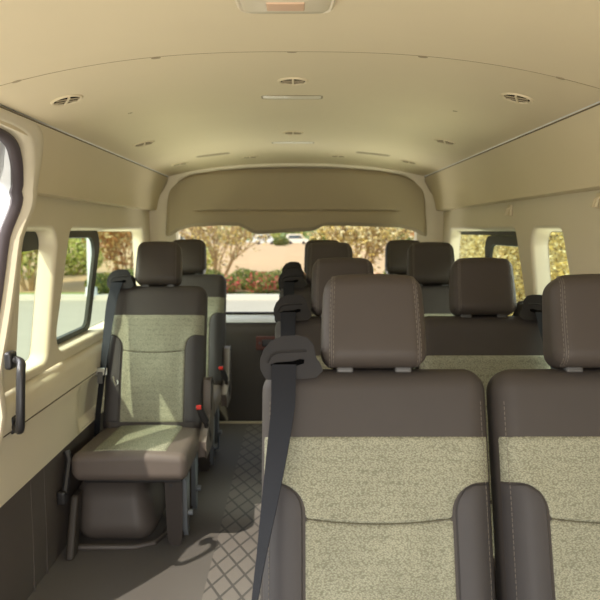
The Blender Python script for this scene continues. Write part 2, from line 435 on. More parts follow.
l4 = clone(pr_left, (-.590, HY(D[3])-.03, 0), 'rear left single seat half hidden behind the sunlit single seat')
pr_left.scale = l4.scale = (.935, 1, 1)
pr_left.location = (-.592, HY(3.05), 0)
pr_aisle.location = (.154, HY(D[0]), 0); pr_window.location = (.611, HY(D[0]), 0)
for r in (pr_aisle, pr_window, a2, w2): lower(r, -.038)
for r in (pr_left, l4): lower(r, .004)

# ------------------------------------------------------------------ van shell
def zc(x, y):
    c = 1.59-.045*max(0, min(1, (y-1.6)/2.6))
    return c-(c-1.472)*min(1, abs(x)/.745)**2.4
YE = 4.22
def ceil_part(y0, y1, name, dz, par, m='cream'):
    xs = [-.745+1.49*i/48 for i in range(49)]; n = max(2, int((y1(0)-y0(0))/.06)); rows = []
    for j in range(n+1):
        rows.append([Vector((x, y0(x)+(y1(x)-y0(x))*j/n, zc(x, y0(x)+(y1(x)-y0(x))*j/n)+dz)) for x in xs])
    return MB().grid(rows).build(name, m, par)
cl = empty('ceiling', kind='structure')
seam = lambda x: 1.76-.08*(abs(x)/.745)**2
ceil_part(lambda x: -.25, lambda x: seam(x), 'headliner', 0, cl)
ceil_part(lambda x: seam(x)-.005, lambda x: YE+.06, 'headliner', .006, cl)
MB().tube([Vector((x, seam(x), zc(x, seam(x))+.0008)) for x in [-.745+1.49*i/60 for i in range(61)]], .0016, 6).build('headliner_seam', 'softlip', cl)
# outer roof skin
rows = []
for y in (-.3, 1.5, 3, 4.6):
    rows.append([Vector((.96*math.sin(a), y, .95+.76*math.cos(a)**.7 if math.cos(a) > 0 else .95)) for a in [-PI/2+.35+(PI-.7)*i/24 for i in range(25)]])
MB().grid(rows).build('roof_skin', 'white', cl)

GX, BXW = .918, .858               # glass plane, window band plane
COVE = [(.745, 1.474), (.752, 1.463), (.768, 1.43), (.787, 1.385), (.803, 1.335), (.813, 1.29), (.815, 1.281), (.826, 1.278), (.859, 1.2765)]
def cove_x(z):
    for (x0, z0), (x1, z1) in zip(COVE, COVE[1:]):
        if z <= z0 and z >= z1: return x0+(x1-x0)*(z0-z)/max(1e-6, z0-z1)
    return .745 if z > 1.47 else BXW
SILL = [(0.924, 0.704), (0.909, 0.698), (0.876, 0.684), (0.85, 0.678), (0.832, 0.668), (0.822, 0.655), (0.817, 0.62), (0.816, 0.592), (0.821, 0.586), (0.82, 0.578), (0.825, 0.56), (0.827, 0.5), (0.832, 0.42), (0.834, 0.385)]
KICK = [(0.838, 0.392), (0.842, 0.38), (0.844, 0.2), (0.846, 0.06), (0.854, -0.01)]
def roundquad(cs, r, k=7):
    out = []; n = len(cs)
    for i in range(n):
        p = Vector(cs[i]); a = (Vector(cs[i-1])-p).normalized(); b = (Vector(cs[(i+1) % n])-p).normalized()
        th = a.angle(b); d = r/math.tan(th/2); c = p+(a+b).normalized()*(r/math.sin(th/2))
        p0 = p+a*d; p1 = p+b*d; a0 = math.atan2(p0.y-c.y, p0.x-c.x); a1 = math.atan2(p1.y-c.y, p1.x-c.x)
        da = (a1-a0+PI) % (2*PI)-PI
        out += [Vector((c.x+r*math.cos(a0+da*j/k), c.y+r*math.sin(a0+da*j/k))) for j in range(k+1)]
    return out
def shrink(loop, o):
    n = len(loop); ar = sum(loop[i-1].x*loop[i].y-loop[i].x*loop[i-1].y for i in range(n)); sg = 1 if ar > 0 else -1; res = []
    for i in range(n):
        t = (loop[(i+1) % n]-loop[i-1]).normalized(); res.append(loop[i]+Vector((-t.y, t.x))*sg*o)
    return res
def band(sg, outer, holes, par):
    """flat window band with holes, each with a rolled reveal out to the glass"""
    import bmesh
    bm = bmesh.new()
    def loop(pts):
        vs = [bm.verts.new((sg*BXW, p[0], p[1])) for p in pts]
        return [bm.edges.new((vs[i], vs[(i+1) % len(vs)])) for i in range(len(vs))]
    es = loop(outer)
    for h in holes: es += loop([(p.x, p.y) for p in shrink(h, -.014)])
    bmesh.ops.triangle_fill(bm, use_beauty=True, use_dissolve=False, edges=es)
    me = bpy.data.meshes.new('window_panel'); bm.to_mesh(me); bm.free(); me.materials.append(M_['cream2'])
    o = bpy.data.objects.new('window_panel', me); C.objects.link(o); o.parent = par
    for h in holes:
        rows = []
        for o_, x in ((-.014, BXW), (-.008, BXW+.002), (-.003, BXW+.007), (0, BXW+.016), (.006, GX-.012), (.008, GX)):
            rows.append([Vector((sg*x, p.x, p.y)) for p in shrink(h, o_)])
        MB().grid(rows, True).build('window_reveal', 'cream2', par)
wn = [0]
def window(sg, h, slider=None, strip=0):
    wn[0] += 1
    w = empty('window_%d' % wn[0], kind='structure')
    inner = shrink(h, .004)
    MB().add([Vector((sg*(GX+.004), p.x, p.y)) for p in shrink(h, -.03)], [tuple(range(len(h)))]).build('pane', 'glass', w, smooth=False)
    MB().grid([[Vector((sg*(GX-.001), p.x, p.y)) for p in shrink(h, o)] for o in (-.005, .009)], True).build('rubber_edge', 'rubber', w)
    if strip:
        pp = [(p.x, max(p.y, 1.176-strip)) for p in shrink(h, -.012)]
        MB().add([Vector((sg*(GX+.001), u, v)) for u, v in pp], [tuple(range(len(pp)))]).build('header_strip', 'slider', w, smooth=False)
    if slider:
        ol, il = slider
        MB().grid([[Vector((sg*(GX-.004), p.x, p.y)) for p in ol], [Vector((sg*(GX-.016), p.x, p.y)) for p in shrink(ol, .004)],
                   [Vector((sg*(GX-.016), p.x, p.y)) for p in shrink(il, -.004)], [Vector((sg*(GX-.004), p.x, p.y)) for p in il]], True).build('slider_frame', 'slider', w)
def wall(sg, side, ystart, holes):
    w = empty('wall_'+side, kind='structure')
    # cove above the windows
    ys = lambda z: ystart(z)
    rows = []
    for x, z in COVE:
        y0 = ys(z); rows.append([Vector((sg*x, y0+(YE+.05-y0)*j/24, z)) for j in range(25)])
    MB().grid(rows).build('cove_panel', 'cream', w)
    MB().tube([Vector((sg*.7465, y, 1.4715)) for y in (ys(1.474), 2, 3, YE)], .002, 6).build('cove_seam', 'lip', w)
    rows = []
    for x, z in SILL:
        y0 = ys(z); r = []
        for j in range(61):
            y = y0+(YE+.05-y0)*j/60
            rec = .03*sm((y-2.66)/.07)*sm((.572-z)/.02) if z > .39 else .0
            r.append(Vector((sg*(x+rec), y, z)))
        rows.append(r)
    MB().grid(rows).build('sill_panel', 'cream2', w)
    MB().grid([[Vector((sg*x, y, z)) for y in (ys(z), 2, 2.3, 3, YE+.05)] for x, z in ((.8205, .5885), (.8175, .587), (.8185, .5845), (.8215, .583))]).build('sill_seam', 'lip', w)
    b = empty('baseboard_'+side, kind='structure')
    rows = []
    for x, z in KICK:
        y0 = ys(z); rows.append([Vector((sg*x, y0+(YE+.05-y0)*j/20, z)) for j in range(21)])
    MB().grid(rows).build('kick_panel', 'dark', b)
    for y in (2.2, 2.32):
        MB().tube([Vector((sg*.844, y, .38)), Vector((sg*.846, y+.01, .2)), Vector((sg*.847, y+.015, .0))], .003, 6).build('panel_seam', 'dark', b)
    # outer skin below and above the glass
    MB().grid([[Vector((sg*x, y, z)) for y in (ys(.3), 3, 4.6)] for x, z in ((.955, -.12), (.96, .3), (.95, .6), (.905, .715))]).build('outer_skin', 'white', w)
    return w
holesL = [roundquad([(2.165, .714), (2.435, .714), (2.585, 1.166), (2.27, 1.166)], .05),
          roundquad([(2.51, .725), (4.05, .725), (4.03, 1.166), (2.74, 1.166)], .06)]
holesR = [roundquad([(2.09, .735), (2.50, .735), (2.635, 1.166), (2.33, 1.166)], .05),
          roundquad([(2.575, .735), (4.05, .735), (4.03, 1.166), (2.825, 1.166)], .06)]
# rear edge of the open sliding door, (y, z)
EDGE = [(.55, 1.405), (1.2, 1.42), (1.75, 1.43), (1.95, 1.43), (2.07, 1.415), (2.15, 1.375), (2.20, 1.315), (2.215, 1.24), (2.18, 1.14), (2.10, .95), (2.01, .78), (1.91, .6), (1.84, .42), (1.79, .25), (1.77, .1), (1.765, -.02)]
OUTR = [(.55, 1.474), (1.2, 1.474), (1.79, 1.474), (2.02, 1.474), (2.17, 1.458), (2.245, 1.40), (2.27, 1.325), (2.275, 1.24), (2.235, 1.14), (2.155, .95), (2.065, .78), (1.965, .6), (1.895, .42), (1.845, .25), (1.825, .1), (1.82, -.02)]
OUT0 = OUTR
def smooth_line(P, k=4):
    o = []
    for i in range(len(P)-1):
        p0, p1, p2, p3 = (Vector(P[j]) for j in (max(0, i-1), i, i+1, min(len(P)-1, i+2)))
        for q in range(k):
            t = q/k; v = .5*((2*p1)+(p2-p0)*t+(2*p0-5*p1+4*p2-p3)*t*t+(3*p1-p0-3*p2+p3)*t**3); o.append((v.x, min(v.y, 1.474)))
    return o+[P[-1]]
EDGE = smooth_line(EDGE); OUTR = smooth_line(OUTR)
def yout(z):
    pts = OUT0[5:]
    if z >= pts[0][1]: return 1.0 if z > 1.46 else pts[0][0]-(z-1.40)/.09*.3
    for (y0, z0), (y1, z1) in zip(pts, pts[1:]):
        if z <= z0 and z >= z1: return y0+(y1-y0)*(z0-z)/(z0-z1)
    return 1.82
def prof_x(z):
    if z > 1.277: return cove_x(z)
    if z > 1.12: return .848-.033*sm((z-1.12)/.157)
    if z > .74: return .848
    if z > .6: return .848-.03*sm((.74-z)/.1)
    return .821+.02*sm((.6-z)/.3)
ystl = lambda z: yout(z)-(.035 if z < 1.46 else 0)
wl = wall(-1, 'left', ystl, holesL)
band(-1, [(ystl(1.277), 1.277), (ystl(1.14), 1.14), (ystl(.95), .95), (ystl(.686), .686), (YE+.05, .686), (YE+.05, 1.277)], holesL, wl)
# surround of the sliding door opening, rolled lip, seal
rows = []
for (ye, ze), (yo, zo) in zip(EDGE, OUTR):
    r = []
    for t in (1.15, 1, .8, .6, .42, .3, .2, .12, .05, 0):
        y = ye+(yo-ye)*t; z = ze+(zo-ze)*t
        x = prof_x(min(zo, z)) if t < 1 else prof_x(z)+(.012 if t > 1 else .001)
        roll = .034*(1-sm(t/.35)) if t < .35 else 0
        r.append(Vector((-(x+roll-.003*(t > 0 and t < 1)), y, min(z, 1.475))))
    rows.append(r)
MB().grid(rows).build('door_surround', 'cream2', wl)
dr = empty('door_1', kind='structure')
sealp = [Vector((-(prof_x(z)+.036), y-.004, z-.003)) for y, z in EDGE]
dirs = [Vector((EDGE[min(len(EDGE)-1, i+1)][1]-EDGE[max(0, i-1)][1], 0, 0)) for i in range(len(EDGE))]
rows = []
for i, (y, z) in enumerate(EDGE):
    a = EDGE[max(0, i-1)]; b = EDGE[min(len(EDGE)-1, i+1)]; t = Vector((b[0]-a[0], b[1]-a[1])).normalized(); nn = Vector((t.y, -t.x))   # points into the opening
    x = prof_x(z)+.03
    rows.append([Vector((-(x+dx), y+nn.x*q, z+nn.y*q)) for dx, q in ((.0, -.010), (-.008, -.003), (-.010, .004), (-.004, .012), (.006, .017), (.018, .018), (.026, .012), (.028, .0), (.024, -.010))])
MB().grid(rows, True).build('door_seal', 'seal', dr)
# body jamb behind the seal
rows = []
for i, (y, z) in enumerate(EDGE):
    x = prof_x(z)
    rows.append([Vector((-(x+.05), y+.0, z)), Vector((-(x+.12), y+.0, z+.0)), Vector((-(x+.125), y+.08, z+.06 if i < 20 else z))])
MB().grid(rows).build('body_jamb', 'white', dr)

wr = wall(1, 'right', lambda z: -.3, holesR)
band(1, [(-.3, 1.277), (-.3, .686), (YE+.05, .686), (YE+.05, 1.277)], holesR, wr)
sL = (roundquad([(2.47, .73), (3.10, .73), (3.34, 1.17), (2.70, 1.17)], .07), roundquad([(2.49, .757), (3.045, .757), (3.24, 1.13), (2.70, 1.13)], .06))
sR = (roundquad([(2.59, .738), (3.3, .738), (3.47, 1.14), (2.78, 1.14)], .07), roundquad([(2.61, .79), (3.22, .79), (3.37, 1.095), (2.78, 1.095)], .06))
window(-1, holesL[0], strip=.085); window(-1, holesL[1], sL); window(1, holesR[0], strip=.02); window(1, holesR[1], sR, strip=.036)
# front part of the left wall ahead of the door (towards the cab)
MB().grid([[Vector((-x, y, z)) for y in (-.3, .56)] for x, z in COVE+SILL[1:]+KICK]).build('cab_panel', 'cream2', wl)

# floor
fl = empty('floor', kind='structure')
MB().box((-.86, -.3, -.04), (.86, YE+.1, 0)).build('vinyl_mat', 'floor', fl, smooth=False)
MB().box((-.96, -.3, -.12), (.96, 4.6, -.041)).build('underbody', 'rubber', fl, smooth=False)
MB().rbox((.62, .012, .006), .004, (0, YE+.02, .006)).build('sill_plate', 'lens', fl)

# rear wall: pillars round the tailgate opening
rw = empty('wall_rear', kind='structure')
OP = .712
op = [Vector((sg*OP, z)) for sg, z in ()]
def rear_outline(k):
    # opening outline, k=0, and wall outline, k=1, with matched points
    a = []
    zs = [0, .3, .6, .9, 1.15, 1.3]
    for z in zs: a.append((Vector((-OP, z)), Vector((-.87, z))))
    for i in range(9):
        th = PI-PI/2*i/8; a.append((Vector((-OP+.22+.22*math.cos(th), 1.30+.205*math.sin(th))), Vector((-.87+.125*sm(i/3), 1.30+.175*sm(i/4)))))
    for i in range(1, 9):
        x = -.49+.98*i/9; a.append((Vector((x, 1.505+.02*(1-(x/.49)**2))), Vector((x*1.45, zc(min(.745, abs(x*1.45)), YE)+.01))))
    b = [(Vector((-p.x, p.y)), Vector((-q.x, q.y))) for p, q in reversed(a[:15])]
    return a+b
ro = rear_outline(0)
rows = []
for t in (1, .7, .4, .2, .08, 0):
    rows.append([Vector((p.x+(q.x-p.x)*t, YE-.02+.045*(1-sm(t/.5)), p.y+(q.y-p.y)*t)) for p, q in ro])
rows.append([Vector((p.x, YE+.12, p.y)) for p, q in ro])
MB().grid(rows).build('pillar_trim', 'cream2', rw)
rows = [[Vector((p.x, YE+.12, p.y)) for p, q in ro], [Vector((q.x*1.12, YE+.16, q.y+.09)) for p, q in ro]]
MB().grid(rows).build('outer_skin', 'white', rw)

# tailgate with header trim, glass, lower trim
tg = empty('door_2', kind='structure')
top = [(-.775, 1.245), (-.775, 1.30), (-.768, 1.36), (-.745, 1.415), (-.70, 1.455), (-.63, 1.485), (-.5, 1.508), (-.3, 1.52), (0, 1.524)]
top = top+[(-x, z) for x, z in reversed(top[:-1])]
bot = [(-.775, 1.128), (-.745, 1.135), (-.70, 1.162), (-.62, 1.185), (-.45, 1.192), (-.34, 1.19), (-.29, 1.166), (-.26, 1.146), (-.22, 1.14), (0, 1.155), (.09, 1.158), (.12, 1.17), (.16, 1.19), (.3, 1.19), (.62, 1.18), (.70, 1.16), (.745, 1.135), (.775, 1.128)]
def interp(pl, x):
    for (x0, z0), (x1, z1) in zip(pl, pl[1:]):
        if x0 <= x <= x1 and x1 > x0: return z0+(z1-z0)*(x-x0)/(x1-x0)
    return pl[0][1] if x < 0 else pl[-1][1]
NX = 96; rows = []; HYP = YE-.05
tv = [0, .012, .03, .06, .1, .15]+[.2+.008*i for i in range(40)]+[.55, .6, .7, .8, .9, .95, .98, 1]
def hdr(x, t):
    zt = interp(top[1:-1], x) if abs(x) < .775 else 1.30; zb = interp(bot, x); e = min(t, 1-t)*.3
    y = HYP+.03*sm(t)+.02*(1-sm(e/.02))+.03*(1-sm((.775-abs(x))/.03))**2
    z = zb+(zt-zb)*t
    if abs(x) < .62: y += (.012*math.exp(-((z-1.278)/.004)**2)-.006*sm((1.278-z)/.03))*sm((.62-abs(x))/.06)
    return Vector((x*.985, y, z))
xs = [-.775+1.55*(.5-.5*math.cos(PI*i/NX)) for i in range(NX+1)]
for t in tv: rows.append([hdr(x, t) for x in xs])
rows.insert(0, [r+Vector((0, .05, 0)) for r in rows[0]]); rows.append([r+Vector((0, .05, 0)) for r in rows[-1]])
MB().grid(rows).build('header_trim', 'header', tg)
YT = YE+.14
ZB = .60
def tail_y(z): return YT-.02-.05*sm((ZB-z)/.06)
zz = [ZB+.005, ZB, ZB-.01, ZB-.03, ZB-.06, .4, .38, .2, .05, .0]
MB().grid([[Vector((x, tail_y(z)+.02*sm((abs(x)-.66)/.06), z)) for x in [-.735+1.47*i/40 for i in range(41)]] for z in zz]).build('lower_trim', 'tail', tg)
MB().grid([[Vector((x, y, z)) for x in (-.8, 0, .8)] for y, z in ((YT-.03, ZB+.004), (YT-.022, ZB+.02), (YT, ZB+.036), (YT+.03, ZB+.05), (YT+.05, ZB+.052))]).build('window_ledge', 'white', tg)
MB().box((-.8, YT+.02, ZB+.048), (.8, YT+.045, ZB+.062)).build('window_gasket', 'rubber', tg, smooth=False)
lt = MB().rbox((.075, .012, .042), .008, (-.17, YT-.078, .485)).build('latch_bezel', 'orange', tg)
MB().rbox((.05, .01, .022), .006, (-.158, YT-.086, .487)).build('latch_lever', 'black', lt)
MB().tube([Vector((-.222, YT-.095, .487)), Vector((-.222, YT-.085, .487))], .007, 10).build('latch_screw', 'sleeve', lt)
MB().rbox((.012, .012, .09), .005, (-.145, YT-.08, .12)).build('pull_strap', 'black', tg)
wn[0] += 1
w5 = empty('window_%d' % wn[0], kind='structure')
MB().add([(-.80, YT+.05, ZB+.05), (.80, YT+.05, ZB+.05), (.80, YT+.02, 1.36), (-.80, YT+.02, 1.36)], [(0, 1, 2, 3)]).build('pane', 'glassr', w5, smooth=False)
MB().tube([Vector((-.69, YT+.0, 1.20)), Vector((-.75, YT-.03, 1.13))], .006, 6).build('gas_strut', 'black', tg)
MB().tube([Vector((.69, YT+.0, 1.20)), Vector((.74, YT-.03, 1.13))], .006, 6).build('gas_strut', 'black', tg)
MB().box((-.9, YT+.0, -.12), (.9, YT+.1, ZB-.02)).build('outer_skin', 'white', tg, smooth=False)

# ------------------------------------------------------------------ ceiling fittings
def ceil_frame(x, y):
    e = .01; n = Vector((0, 0, -1))
    dx = (zc(x+e, y)-zc(x-e, y))/(2*e); dy = (zc(x, y+e)-zc(x, y-e))/(2*e)
    n = Vector((dx, dy, -1)).normalized(); return Vector((x, y, zc(x, y)+(.006 if y > 1.75 else 0))), n
def place(o, x, y):
    p, n = ceil_frame(x, y); o.location = p
    o.rotation_euler = Vector((0, 0, -1)).rotation_difference(n).to_euler()
def lathe(mb, prof, n=28):
    rows = [[Vector((r*math.cos(2*PI*j/n), r*math.sin(2*PI*j/n), z)) for j in range(n)] for r, z in prof]
    return mb.grid(rows, True)
def make_vent(open_=True):
    v = empty('ceiling_vent', cat='vent', label='vent')
    lathe(MB(), [(.045, .001), (.044, -.003), (.041, -.005), (.037, -.004), (.035, -.001)]).build('bezel', 'cream', v)
    lathe(MB(), [(.0355, -.0012), (.02, -.0014), (.0005, -.0015)]).build('opening', 'void', v)
    m = MB()
    for i in range(2):
        yy = -.011+.022*i; hw = math.sqrt(.033**2-yy*yy)
        m.grid([[Vector((a*hw, yy-.001, -.0015)) for a in (-1, -.5, 0, .5, 1)], [Vector((a*hw, yy+.001, -.005)) for a in (-1, -.5, 0, .5, 1)]])
    m.build('louver', 'header', v)
    m = MB(); m.box((-.0025, -.033, -.006), (.0025, .033, -.0025)); m.build('crossbar', 'cream', v, smooth=False)
    return v
vents = [(-.626, 1.995, 'round vent in the ceiling corner above the left door opening', .5), (.603, 1.994, 'round vent on the right of the ceiling, largest on that side', -.4),
         (-.010, 2.096, 'round centre-line vent just ahead of the long ceiling lamp', .0), (-.014, 3.051, 'small round centre-line vent between the two ceiling lamps', 0),
         (-.617, 2.944, 'dark round vent on the left edge of the ceiling, second along that side', .3), (.596, 2.913, 'round vent on the right edge of the ceiling, second along that side', -.3),
         (-.608, 3.786, 'last round vent on the far left corner of the ceiling', .2), (.580, 3.731, 'last round vent on the far right corner of the ceiling', -.2),
         (-.246, 3.849, 'dark round vent above the rear header, left of centre', 0), (.219, 3.815, 'dark round vent above the rear header, right of centre', 0)]
pv = make_vent()
for i, (x, y, lab, rz) in enumerate(vents):
    v = pv if i == 0 else clone(pv, (0, 0, 0), lab)
    v['label'] = lab; v['group'] = 'round ceiling vents'; place(v, x, y)
    for ch in v.children: ch.rotation_euler = (0, 0, rz)
def make_lamp_or_panel(hx, hy, lm='lens'):
    l = empty('ceiling_lamp_or_panel', cat='lamp', label='lamp')
    rows = []
    ol = roundquad([(-hx, -hy), (hx, -hy), (hx, hy), (-hx, hy)], hy*.45, 4)
    MB().grid([[Vector((p.x, p.y, z)) for p in shrink(ol, o)] for o, z in ((-.004, .002), (-.003, -.0012), (.001, -.0018), (.003, -.001))], True).build('bezel', 'header', l)
    il = shrink(ol, .002)
    MB().grid([[Vector((p.x*k, p.y*k, z)) for p in il] for k, z in ((1, -.001), (.85, -.002), (.5, -.0025), (.02, -.0025))], True).build('lens', lm, l)
    return l
pl = make_lamp_or_panel(.095, .026)
lamps = [(-.014, 2.323, 'long flat ceiling lamp on the centre line, the nearer one'), (-.016, 3.354, 'small flat ceiling lamp on the centre line, the farther one'),
         (-.418, 3.637, 'flat tan ceiling panel left of centre near the rear header'), (.383, 3.626, 'flat tan ceiling panel right of centre near the rear header')]  # the last two are plain tan panels, not lamps
for i, (x, y, lab) in enumerate(lamps):
    l = pl if i == 0 else make_lamp_or_panel(.085, .03, 'header') if i == 2 else clone(pl if i < 2 else l, (0, 0, 0), lab)
    l['label'] = lab; l['group'] = 'flat ceiling lamps'; place(l, x, y)
dm = empty('dome_lamp', label='large rectangular dome lamp at the front of the ceiling', cat='lamp')
ol = roundquad([(-.09, -.06), (.09, -.06), (.085, .06), (-.085, .06)], .018, 5)
MB().grid([[Vector((p.x, p.y, z)) for p in shrink(ol, o)] for o, z in ((-.008, .002), (-.006, -.008), (0, -.014), (.004, -.012))], True).build('bezel', 'cream2', dm)
MB().grid([[Vector((p.x*k, p.y*k, z)) for p in shrink(ol, .003)] for k, z in ((1, -.011), (.9, -.017), (.5, -.02), (.02, -.021))], True).build('lens', 'lens', dm)
MB().rbox((.035, .022, .003), .0025, (0, -.005, -.020)).build('bulb_cover', 'lens2', dm)
place(dm, -.020, 1.36)
clips = [(-.648, 1.700, 'oval headliner clip at the left end of the ceiling seam'), (-.339, 1.775, 'oval headliner clip left of centre on the ceiling seam'), (-.011, 1.786, 'oval headliner clip in the middle of the ceiling seam'),
         (.306, 1.777, 'oval headliner clip right of centre on the ceiling seam'), (.615, 1.705, 'oval headliner clip at the right end of the ceiling seam'),
         (.507, 2.330, 'small headliner clip beyond the large right vent'), (-.533, 2.340, 'small headliner clip beyond the large left vent')]
pc = lathe(MB(), [(.011, .001), (.010, -.0022), (.006, -.003), (.0005, -.0032)], 16).build('headliner_clip', 'header')
for i, (x, y, lab) in enumerate(clips):
    c = pc if i == 0 else pc.copy()
    if i: C.objects.link(c)
    tag(c, lab, 'clip', 'headliner clips'); place(c, x, y); c.scale = (1.15, .6, .5) if i < 5 else (.7, .45, .5)

# coat hooks on the right cove
def make_hook(y0):
    h = empty('coat_hook', cat='hook', label='h')
    MB().rbox((.005, .018, .022), .004, (0, 0, 0)).build('plate', 'cream', h)
    for s in (-.010, .010):
        MB().tube([Vector((-.002, s, .010)), Vector((-.010, s, .004)), Vector((-.014, s, -.008)), Vector((-.015, s+.001, -.018)), Vector((-.020, s+.001, -.015))], .0035, 7).build('prong', 'cream', h)
    return h
hk = make_hook(0); hk.location = (.852, 2.87, 1.242); tag(hk, 'cream two-pronged coat hook above the right rear window', 'hook', 'coat hooks')
h2 = clone(hk, (.852, 2.02, 1.245), 'cream coat hook nearest, above the right side pillar', 'coat hooks')

# grab handle on the left door pillar
gh = empty('grab_handle', (-.815, 2.0, 0), label='black vertical grab handle beside the left door opening', cat='handle')
pts = [(-.0, .022, .792), (.02, .018, .792), (.036, .0, .786), (.042, -.02, .765), (.044, -.034, .70), (.042, -.036, .64), (.036, -.026, .605), (.02, .0, .596), (-.004, .03, .602)]
P = [Vector(p) for p in pts]; PP = []
for i in range(len(P)-1):
    for k in range(5):
        t = k/5; p0, p1, p2, p3 = P[max(0, i-1)], P[i], P[i+1], P[min(len(P)-1, i+2)]
        PP.append(.5*((2*p1)+(p2-p0)*t+(2*p0-5*p1+4*p2-p3)*t*t+(3*p1-p0-3*p2+p3)*t**3))
PP.append(P[-1])
MB().tube(PP, .0125, 10).build('grip', 'black', gh)
for p in (P[0], P[-1]): MB().rbox((.012, .024, .026), .01, p+Vector((-.004, .004, 0))).build('mount', 'black', gh)
# seat stowing latch on the kick panel
sl = empty('wall_latch', (-.83, 2.42, 0), label='black strap latch low on the left wall beside the single seat', cat='latch')
MB().tube([Vector((.0, .10, .37)), Vector((.012, .09, .34)), Vector((.012, .05, .27)), Vector((.012, .03, .235))], .013, 8).build('strap', 'black', sl)
MB().rbox((.016, .022, .026), .01, (.004, .03, .225)).build('catch', 'black', sl)
# wheel arch cover
wa = empty('wheel_arch_cover', (-.675, 3.0, 0), label='dark plastic wheel arch cover under the left single seat', cat='cover')
def waf(p):
    k = 1
    return (p.x-.03*(p.z+.125)/.25*max(0, p.x/.16)*2, p.y*(1-.12*((p.z+.118)/.25)), p.z)
MB().rbox((.165, .46, .118), .085, (0, 0, .118), k=6, m=6, fn=waf).build('arch_shell', 'dark', wa)
MB().tube([Vector((-.13, -.475, .006)), Vector((.08, -.475, .006)), Vector((.145, -.44, .006)), Vector((.172, -.36, .006)), Vector((.172, .44, .006))], .011, 8).build('base_flange', 'dark', wa)
MB().rbox((.014, .03, .105), .010, (-.128, -.505, .105), fn=lambda p: (p.x, p.y-.04*(-p.z/.1), p.z)).build('side_flange', 'tail', wa)

# ------------------------------------------------------------------ outside
GZ = -.70
gd = empty('ground', kind='structure')
MB().box((-60, -25, GZ-.3), (60, 26, GZ)).build('road', 'asphalt', gd, smooth=False)
MB().box((-60, 19.2, GZ), (60, 19.5, GZ+.14)).build('kerb', 'concrete', gd, smooth=False)
MB().box((-60, 19.5, GZ-.01), (60, 20.6, GZ+.10)).build('verge', 'grass', gd, smooth=False)
m = MB(); rows = []
for y, z in ((20.6, .0), (24, .03), (30, .05), (40, .07), (55, .06), (80, -.4), (120, -.9), (205, -1.3)):
    rows.append([Vector((x, y, GZ+.1+z+.04*math.sin(x*.35+y))) for x in range(-80, 81, 4)])
m.grid(rows).build('dirt_bank', 'dirt', gd)
m = MB(); rows = []
for y, z in ((200, -1.4), (215, 1.5), (240, 6.0), (280, 11)):
    rows.append([Vector((x, y, GZ+z*(.7+.3*math.sin(x*.09+1)))) for x in range(-120, 121, 5)])
m.grid(rows).build('far_hillside', 'hill', gd)
for sg in (-1, 1):
    MB().box((sg*9 if sg > 0 else -40, -20, GZ), (40 if sg > 0 else -9, 19.4, GZ+.10)).build('verge', 'grass', gd, smooth=False)
def leaves(mb, c, r, n, size, shape=None, low=-.9):
    for _ in range(n):
        while True:
            p = Vector((random.uniform(-1, 1), random.uniform(-1, 1), random.uniform(low, 1)))
            if p.length < 1 and (p.length > .45 or random.random() < .4): break
        q = Vector(c)+Vector((p.x*r[0], p.y*r[1], p.z*r[2]))
        a = Vector((random.gauss(0, 1), random.gauss(0, 1), random.gauss(0, 1))).normalized(); b = a.orthogonal().normalized()
        s = size*random.uniform(.6, 1.4)
        mb.add([q-a*s, q+b*s*.45, q+a*s, q-b*s*.45], [(0, 1, 2, 3)])
    return mb
def shrub(x, y, r, h, n, m, label, name='shrub', size=.06, group=None, z0=None):
    z0 = GZ+.1 if z0 is None else z0
    o = empty(name, (x, y, z0), label=label, cat='shrub', group=group)
    leaves(MB(), (0, 0, h*.5), (r, r, h*.5), n, size, low=-.95).build('foliage', m, o, smooth=False)
    st = MB()
    for k in range(6):
        a = k*PI/3; st.tube([Vector((.04*math.cos(a), .04*math.sin(a), 0)), Vector((r*.4*math.cos(a), r*.4*math.sin(a), h*.55))], [.03, .008], 5)
    st.build('stem', 'bark', o)
    return o
def tree(x, y, h, spread, nst, n, m, label, size=.07, group='trees outside the windows', crown=.5, z0=None):
    z0 = GZ+.1 if z0 is None else z0
    o = empty('tree', (x, y, z0), label=label, cat='tree', group=group)
    st = MB(); tips = []
    def br(p, d, L, r, lv):
        q = p+d*L; mid = p+d*L*.5+Vector((random.gauss(0, 1), random.gauss(0, 1), 0))*L*.05
        st.tube([p, mid, q], [r, r*.85, r*.65], 5); 
        if lv == 0: tips.append(q); return
        for _ in range(3 if lv > 1 else 2):
            dd = (d+Vector((random.gauss(0, .38), random.gauss(0, .38), random.uniform(-.05, .35)))).normalized()
            br(q, dd, L*random.uniform(.6, .8), r*.6, lv-1)
            tips.append(q.lerp(p, random.random()*.4))
    for k in range(nst):
        a = 2*PI*k/nst+random.random(); d = Vector((math.cos(a)*spread, math.sin(a)*spread, 1)).normalized()
        br(Vector((math.cos(a)*.12, math.sin(a)*.12, -.02)), d, h*.34, .045, 3)
    st.build('trunk', 'bark', o)
    lf = MB()
    per = max(1, n//max(1, len(tips)))
    for t in tips: leaves(lf, t, (h*.13, h*.13, h*.13), per, size, low=-1)
    lf.build('foliage', m, o, smooth=False)
    return o
